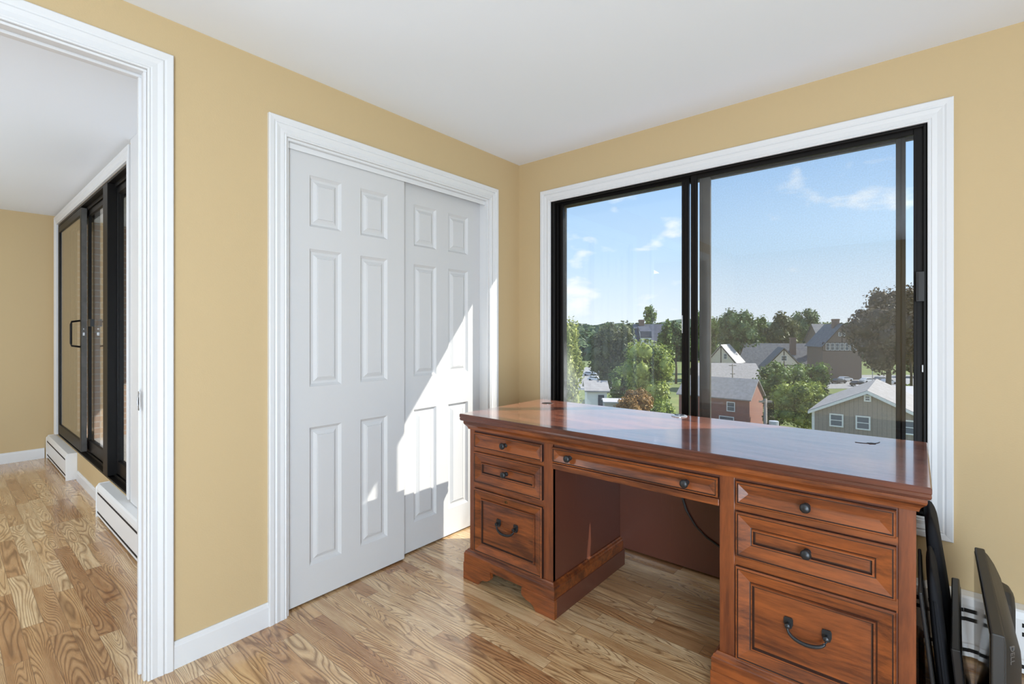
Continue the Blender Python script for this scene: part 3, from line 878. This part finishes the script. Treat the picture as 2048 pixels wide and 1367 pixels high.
def tree(label, px, depth, wpx, ytop, ycb, kind, n=3500, leaf=.28, nl=16, trunk=True, name='leafy_tree', group=None, core=.66, stem=1.0, gz=G):
    """crown spans wpx at depth, from ytop down to ycb (crown bottom)"""
    global TREES; TREES += 1
    rx = wpx * depth / F / 2; zt = zat(ytop, depth); zb = max(zat(ycb, depth), gz + .3); rz = (zt - zb) / 2
    o = empty(name, view(px, depth, gz), YAW, label=label, cat='shrub' if name == 'shrub' else 'tree', group=group)
    me = crown_mesh('crown', LM[kind], rx, rx * .9, rz, nl, n, leaf, TREES * 7 + 1, core, (zt + zb) / 2 - gz)
    c = bpy.data.objects.new('crown', me); col.objects.link(c); c.parent = o
    if trunk:
        hgt = (zt + zb) / 2 - gz; r0 = max(.12, rx * .055) * stem
        rnd = random.Random(TREES); b = MB()
        b.tube([(0, 0, 0), (.1 * rx * .2, 0, hgt * .35), (-.05 * rx, .02, hgt * .7), (0, 0, hgt)], [r0 * 1.25, r0, r0 * .8, r0 * .45], 8)
        for i in range(5):
            a = rnd.uniform(0, 6.28); z0 = hgt * rnd.uniform(.45, .75); e = rx * rnd.uniform(.35, .6)
            b.tube([(0, 0, z0), (math.cos(a) * e * .5, math.sin(a) * e * .5, z0 + rz * .35), (math.cos(a) * e, math.sin(a) * e, z0 + rz * .8)], [r0 * .5, r0 * .35, r0 * .15], 6)
        b.build('trunk', BARK, o, smooth=True)
    return o


# left pane
tree('olive green tree at the far left edge of the window pane', 1132, 42, 92, 622, 850, 'olive', 6000, .16, 22)
tree('big dark green round tree left of the white dormer house', 1228, 84, 104, 633, 782, 'dark', 9000, .30, 26)
tree('bright light green tree in the middle of the left pane', 1300, 58, 136, 676, 822, 'light', 11000, .20, 30)
tree('smaller light green bough of tree left of the bright one', 1246, 70, 74, 722, 812, 'mid', 4200, .20, 16)
tree('tall thin tree rising above the dormer house chimney', 1302, 128, 34, 597, 668, 'mid', 900, .38, 9, core=.35, stem=.8)
tree('dark green tree behind right of the dormer house', 1352, 140, 76, 634, 720, 'blue', 4500, .42, 18)
tree('mid green tree with a pointed crown right of the dormer house', 1330, 92, 44, 640, 742, 'mid', 3500, .30, 12)
tree('low rust brown hedge tree under the bright green tree', 1272, 46, 94, 774, 850, 'rust', 6500, .13, 22, trunk=False)
tree('yellow green bush beside the brick house corner', 1324, 47, 56, 800, 862, 'light', 2600, .14, 12, trunk=False)
# behind and between, seen between the stiles and in the right pane
tree('pale green tree at the left edge of the right pane', 1418, 172, 70, 612, 716, 'mid', 4500, .40, 18)
tree('tall mid green tree behind the pale roofed house', 1478, 150, 86, 617, 706, 'blue', 5500, .50, 22)
tree('light topped green tree between the two dark groves', 1512, 226, 50, 628, 700, 'mid', 2500, .5, 12)
tree('dark green tree above the long slate roof', 1562, 205, 76, 624, 706, 'dark', 4500, .55, 18)
tree('bushy green tree reaching highest behind the slate roof', 1612, 224, 74, 614, 706, 'blue', 4500, .55, 18)
tree('small green tree left of the tall timbered house', 1650, 205, 50, 634, 700, 'mid', 2200, .5, 12)
tree('huge dark copper beech beside the tall timbered house', 1776, 112, 158, 572, 752, 'copper', 17000, .42, 40, core=.72)
tree('upper bough of dark copper tree near the right stile', 1822, 100, 80, 566, 720, 'copper', 6000, .38, 22, core=.6)
tree('mid green tree in front of the timbered complex', 1560, 86, 118, 720, 850, 'mid', 9000, .22, 26)
tree('green tree behind the light one, level with the slate roof eaves', 1620, 103, 100, 722, 800, 'mid', 6000, .28, 20)
tree('light green tree just left of the grey sided house', 1606, 58, 122, 752, 862, 'light', 10000, .18, 30)
tree('dark green shrub behind the utility pole', 1548, 66, 62, 780, 870, 'dark', 4000, .2, 12, trunk=False, name='shrub')
tree('light green bush at the right edge beyond the parked cars', 1818, 120, 44, 764, 786, 'light', 900, .28, 8, trunk=False, name='shrub')
tree('dark hedge right of the copper trees at the lot', 1835, 160, 70, 718, 750, 'dark', 1800, .5, 12, trunk=False, name='shrub')

# woodland that nobody could count
rg = np.random.default_rng(11); vv = []; ff = []
for i in range(900):
    d = 245 * (900 / 245) ** rg.uniform(); px = rg.uniform(1040, 1960)
    hb = G if d < 300 else (G + 8 * (d - 300) / 220 if d < 520 else G + 8 + (d - 520) / 380 * 14)
    c = np.array(view(px, d, hb)); r = rg.uniform(4, 8) * (1 + d / 900); h = rg.uniform(7, 12.5) * (1 if d < 400 else .8)
    for k in range(70):
        u = rg.normal(size=3); u /= np.linalg.norm(u); u[2] = abs(u[2]); p_ = c + u * np.array([r, r, h]); s = rg.uniform(.8, 1.7) * (1 + d / 500)
        t = rg.normal(size=3); t -= u * (t @ u); t /= np.linalg.norm(t); q = np.cross(u + rg.normal(size=3) * .3, t)
        bi = len(vv); vv += [p_ + t * s, p_ + q * s, p_ - t * s, p_ - q * s]; ff.append((bi, bi + 1, bi + 2, bi + 3))
me = bpy.data.meshes.new('woodland'); me.from_pydata([tuple(v) for v in vv], [], ff); me.materials.append(leafmat('woodland_leaves', (.030, .062, .035), (.12, .17, .075), .03))
o = bpy.data.objects.new('woodland', me); col.objects.link(o); P(o, None, 'distant green woodland filling the plain up to the horizon', 'woodland', None, 'stuff')

# ---- houses
SLATE = mat('slate_roof', (.13, .135, .15), .8, var=(1.5, (.19, .19, .20), .35, .65))
SLATED = mat('dark_slate_roof', (.045, .055, .085), .8, var=(1.5, (.07, .08, .11), .35, .65))
GSHING = mat('grey_shingle_roof', (.30, .28, .27), .9, var=(2, (.36, .34, .33), .35, .65))
PALER = mat('pale_roof', (.50, .48, .48), .85)
GSID = mat('grey_siding', (.235, .23, .215), .8)
CREAM = mat('cream_render', (.72, .64, .52), .85)
WHITEH = mat('white_house_paint', (.82, .80, .76), .7)
TIMBER = mat('dark_timber', (.055, .04, .035), .8)
BROWNW = mat('brown_stone', (.20, .15, .12), .85)
PANE = mat('house_window_glass', (.10, .12, .14), .08, spec=.8)
CHIM = brick_mat('chimney_brick', (.22, .12, .09), (.18, .10, .08), (.3, .25, .22))


def siding(name, c):
    m = bpy.data.materials.new(name); m.use_nodes = True; T = NT(m.node_tree)
    x, y, z = T.sep(T.new('ShaderNodeTexCoord').outputs['Object'])
    f = T.math('FRACT', T.math('MULTIPLY', x, 3.2))
    c_ = T.mix(T.math('LESS_THAN', f, .08), c, tuple(v * .65 for v in c))
    T.new('ShaderNodeOutputMaterial', {'Surface': T.new('ShaderNodeBsdfPrincipled', {'Base Color': c_, 'Roughness': .8})}); return m


SIDV = siding('grey_vertical_siding', (.36, .295, .245))


def house(label, px, depth, phi, Lx, Wy, ye, yr, ridge, wall, roof, wins=(), chim=(), trim=None, over=.35, name='house', cat='house', timber=None, base=G):
    """front-left... origin = middle of the front wall; local x right, y away; phi turns the right end nearer"""
    he = zat(ye, depth) - base; hr = zat(yr, depth) - base
    o = empty(name, view(px, depth, base), YAW - phi, label=label, cat=cat)
    h2 = Lx / 2
    b = MB()
    if ridge == 'x': b.loft([[(x, 0, 0), (x, 0, he), (x, Wy / 2, hr), (x, Wy, he), (x, Wy, 0)] for x in (-h2, h2)])
    else: b.loft([[(-h2, y, 0), (-h2, y, he), (0, y, hr), (h2, y, he), (h2, y, 0)] for y in (0, Wy)])
    b.build('wall', wall, o)
    t = .18
    b = MB()
    if ridge == 'x':
        k = (hr - he) / (Wy / 2)
        for s in (0, 1):
            ys = [(-over, he - k * over), (Wy / 2, hr)] if s == 0 else [(Wy + over, he - k * over), (Wy / 2, hr)]
            b.loft([[(x, ys[0][0], ys[0][1] + .02), (x, ys[0][0], ys[0][1] + t), (x, ys[1][0], ys[1][1] + t), (x, ys[1][0], ys[1][1] + .02)] for x in (-h2 - over, h2 + over)])
    else:
        k = (hr - he) / h2
        for s in (-1, 1):
            xs = [(s * (h2 + over), he - k * over), (0, hr)]
            b.loft([[(xs[0][0], y, xs[0][1] + .02), (xs[0][0], y, xs[0][1] + t), (xs[1][0], y, xs[1][1] + t), (xs[1][0], y, xs[1][1] + .02)] for y in (-over, Wy + over)])
    b.build('roof', roof, o)
    if trim:
        b = MB(); k = (hr - he) / h2
        if ridge == 'y':
            for s in (-1, 1):
                b.loft([[(s * (h2 + over), y, he - k * over - .10), (s * (h2 + over), y, he - k * over + .12), (0, y, hr + .14), (0, y, hr - .10)] for y in (-over - .05, -over)])
            for s in (-1, 1): b.box(s * h2 - .1, s * h2 + .1, -.04, .0, 0, he)
        else:
            b.box(-h2 - over, h2 + over, -over - .06, -over, he - over * .6, he - over * .6 + .2)
        b.build('fascia', trim, o)
    for wx, py, ww, wh, fm in wins:
        zz = zat(py, depth) - base
        if zz - wh / 2 < .2: continue
        b = MB(); ring_frame(b, wx - ww / 2 - .1, wx + ww / 2 + .1, zz - wh / 2 - .1, zz + wh / 2 + .1, -.09, -.01, .11, .11, .11, .11)
        b.box(wx - ww / 2, wx + ww / 2, -.07, -.02, zz - .03, zz + .03)
        f = b.build('window', fm, o)
        MB().box(wx - ww / 2, wx + ww / 2, -.05, -.015, zz - wh / 2, zz + wh / 2).build('pane', PANE, f)
    for cx_, cy_, top_, s_ in chim:
        zt = zat(top_, depth) - base
        b = MB(); b.box(cx_ - s_, cx_ + s_, cy_ - s_ * .7, cy_ + s_ * .7, he * .6, zt); b.box(cx_ - s_ * 1.15, cx_ + s_ * 1.15, cy_ - s_ * .85, cy_ + s_ * .85, zt - .4, zt - .15)
        b.build('chimney', CHIM, o)
    if timber:
        b = MB(); z0, z1, n = timber; z0 = zat(z0, depth) - base; z1 = zat(z1, depth) - base
        for i in range(n + 1):
            x = -h2 + Lx * i / n; b.box(x - .11, x + .11, -.07, .0, z0, z1)
        b.box(-h2, h2, -.08, 0, z0 - .12, z0 + .12); b.box(-h2, h2, -.08, 0, z1 - .12, z1 + .12)
        if ridge == 'y':
            for s in (-1, 1):
                b.loft([[(s * h2 * .96, y, he), (s * h2 * .96, y, he - .35), (0, y, hr - .45), (0, y, hr - .1)] for y in (-.08, 0)])
            b.box(-.12, .12, -.08, 0, z1, hr - .2)
        b.build('timber_framing', TIMBER, o)
    return o


WF = WHITEH
r_ = house('grey vertically sided gable house at the lower right', 1735, 39.54, .698, 7.64, 12, 830, 784, 'y', SIDV, GSHING,
           [(-2.13, 846, .80, .90, WF), (-.30, 846, .80, .95, WF), (2.75, 846, .8, .95, WF), (.0, 796, .28, .34, WF)], trim=WF)
house('low pale roofed house with brick chimney behind the grey sided one', 1815, 62, .3, 8.0, 8, 806, 780, 'x', GSID, PALER, [], [(-3.3, 2, 770, .5)], over=.4)
house('red brick house with grey shingle roof beside the light green tree', 1425, 71, .74, 10.2, 6.6, 792, 759, 'x', REDBRICK, GSHING,
      [(2.6, 809, .95, 1.2, WF), (2.0, 838, 1.9, 1.2, WF)], over=.3)
house('pale grey roofed house with sharp gables left of the slate roofs', 1442, 140, .65, 8.2, 10, 724, 690, 'y', CREAM, PALER, [(1.2, 712, .8, 1.4, WF)], timber=(740, 726, 4))
house('long low grey flat looking building in front of the gabled house', 1462, 118, .15, 15, 12, 757, 730, 'x', BROWNW, GSHING, [(-3, 764, 1.3, 1.1, WF), (0, 764, 1.3, 1.1, WF), (3, 764, 1.3, 1.1, WF)], over=.2)
house('long slate roofed half-timbered building in the middle distance', 1566, 168, .25, 25, 13, 736, 688, 'x', CREAM, SLATE,
      [(-7, 741, 1.2, 1.4, WF), (9, 741, 1.2, 1.4, WF)], [(4.2, 4, 675, .9), (9.5, 3, 697, .7)], timber=(745, 736, 16), over=.5)
house('front gable wing with dark timber frame before the slate roof', 1568, 148, .3, 10, 8, 732, 696, 'y', CREAM, SLATE, [(0, 716, 1.4, 1.4, WF)], timber=(745, 730, 6), over=.5)
house('tall timbered house with steep slate roof beside the copper beech', 1684, 152, .12, 11.5, 10, 690, 648, 'y', BROWNW, SLATE,
      [(x, 693, .95, 2.1, WF) for x in (-4.2, -2.8, -1.4, 0, 1.4, 2.8, 4.2)] + [(x, 668, .7, 1.0, WF) for x in (-.6, .4, 1.4)], [(-.4, 3, 637, .9)], timber=(701, 685, 9), over=.6)
house('slate roofed wing left of the tall timbered house', 1656, 180, .0, 6, 9, 680, 648, 'x', BROWNW, SLATE, [], over=.5)
dm = house('dark slate roofed house with chimney and small white dormer', 1303, 100, .1, 5.6, 8, 682, 649, 'x', WHITEH, SLATED, [], [(-1.4, 4, 638, .55)], over=.4)
zb = zat(676, 100) - G
b = MB(); b.loft([[(x, -.6, zb - 1.2), (x, -.6, zb + .2), (x, -.2, zb + 1.3), (x, 3.0, zb + 2.2), (x, 3, zb - 1.2)] for x in (-2.2, -.2)]); dd = b.build('dormer', WHITEH, dm)
b = MB(); b.loft([[(x, -.75, zb + .2), (x, -.3, zb + 1.45), (x, 3.0, zb + 2.5), (x, 3, zb + 2.2), (x, -.2, zb + 1.25), (x, -.6, zb + .1)] for x in (-2.35, -.05)]); b.build('dormer_roof', SLATED, dd)
MB().box(-1.6, -.8, -.68, -.6, zb - .9, zb - .1).build('pane', PANE, dd)
house('small white house at the bottom left of the view', 1194, 54, .1, 2.2, 5, 782, 768, 'x', WHITEH, GSHING, [(.45, 800, .45, 1.0, SLATED)], over=.3)
house('low pale grey shed beside the small white house', 1228, 49, .1, 1.9, 2, 806, 802, 'x', PALER, PALER, [], over=.15, name='shed', cat='shed')


# ---- cars
CARC = {n_: mat('car_paint_' + n_, c, .3, spec=.6, coat=.6) for n_, c in {'silver': (.5, .52, .55), 'white': (.8, .8, .8), 'black': (.02, .02, .022), 'blue': (.06, .09, .16), 'grey': (.16, .165, .17)}.items()}
TYRE = mat('tyre_rubber', (.02, .02, .02), .8)


def car(label, px, depth, rot, paint):
    o = empty('parked_car', view(px, depth, G + .05), YAW + rot, label=label, cat='car', group='parked cars outside')
    body = [(-2.2, .3), (2.2, .3), (2.25, .75), (1.9, .92), (1.1, .98), (.5, 1.42), (-1.2, 1.45), (-1.8, 1.02), (-2.2, .95)]
    b = MB(); b.prism(body, lambda a, z, t: (a, t, z), -.86, .86); b.build('body', CARC[paint], o, bevel=.08)
    gl = [(.98, 1.0), (.47, 1.36), (-1.14, 1.38), (-1.62, 1.04)]
    b = MB(); b.prism(gl, lambda a, z, t: (a, t, z), -.865, .865); b.build('side_windows', PANE, o)
    for x in (-1.35, 1.4):
        for y in (-.82, .82):
            b = MB(); b.lathe([(.0005, -.1), (.33, -.1), (.33, .1), (.0005, .1)], (x, y, .33), 'y', 14); b.build('wheel', TYRE, o)
    return o


for a in (('dark parked car at the left end of the right-hand lot', 1677, 141, .3, 'black'), ('silver parked car just right of the leftmost dark car', 1690, 147, .3, 'silver'),
          ('black parked car before the lamp post in the lot', 1717, 134, .25, 'black'), ('white parked car partly behind the black one by the lamp post', 1735, 143, .25, 'white'),
          ('blue parked car right of the lamp post, nearest the lawn', 1754, 132, .2, 'blue'), ('dark grey parked car behind the blue one', 1762, 146, .2, 'grey'),
          ('silver parked car next to the right-hand stile', 1776, 139, .15, 'silver'),
          ('white parked car in the lot of the left pane, farther one', 1190, 172, -.5, 'white'), ('silver parked car left of the white one in the left pane', 1180, 165, -.5, 'silver'),
          ('white parked car in the lot of the left pane, nearer one', 1190, 148, -.5, 'white')):
    car(*a)

# ---- poles
UP = mat('weathered_pole', (.30, .26, .22), .85)


def upole(label, px, depth, ytop, arms, box=False, name='utility_pole', m=UP, r=.14):
    h = zat(ytop, depth) - G; o = empty(name, view(px, depth, G), YAW, label=label, cat='pole')
    b = MB(); b.tube([(0, 0, 0), (0, 0, h)], [r * 1.2, r * .8], 8); b.build('post', m, o, smooth=True)
    for dz, w_ in arms:
        b = MB(); b.box(-w_, w_, -.08, .08, h - dz - .07, h - dz + .07)
        b.build('crossarm', m, o)
    if box:
        b = MB(); b.lathe([(.0005, -.55), (.32, -.5), (.32, .5), (.0005, .55)], (.55, -.1, h - 2.1), 'z', 12); b.build('transformer', mat('grey_enamel', (.45, .47, .5), .5), o)


upole('utility pole with grey transformer beside the red brick house', 1531, 35, 797, [(.2, .45)], True)
upole('thin utility pole before the long grey building', 1465, 105, 727, [(.4, .8), (2.2, .5)])
upole('slender lamp post standing among the parked cars', 1745, 137, 724, [(.1, .35)], name='lamp_post', m=METAL, r=.09)
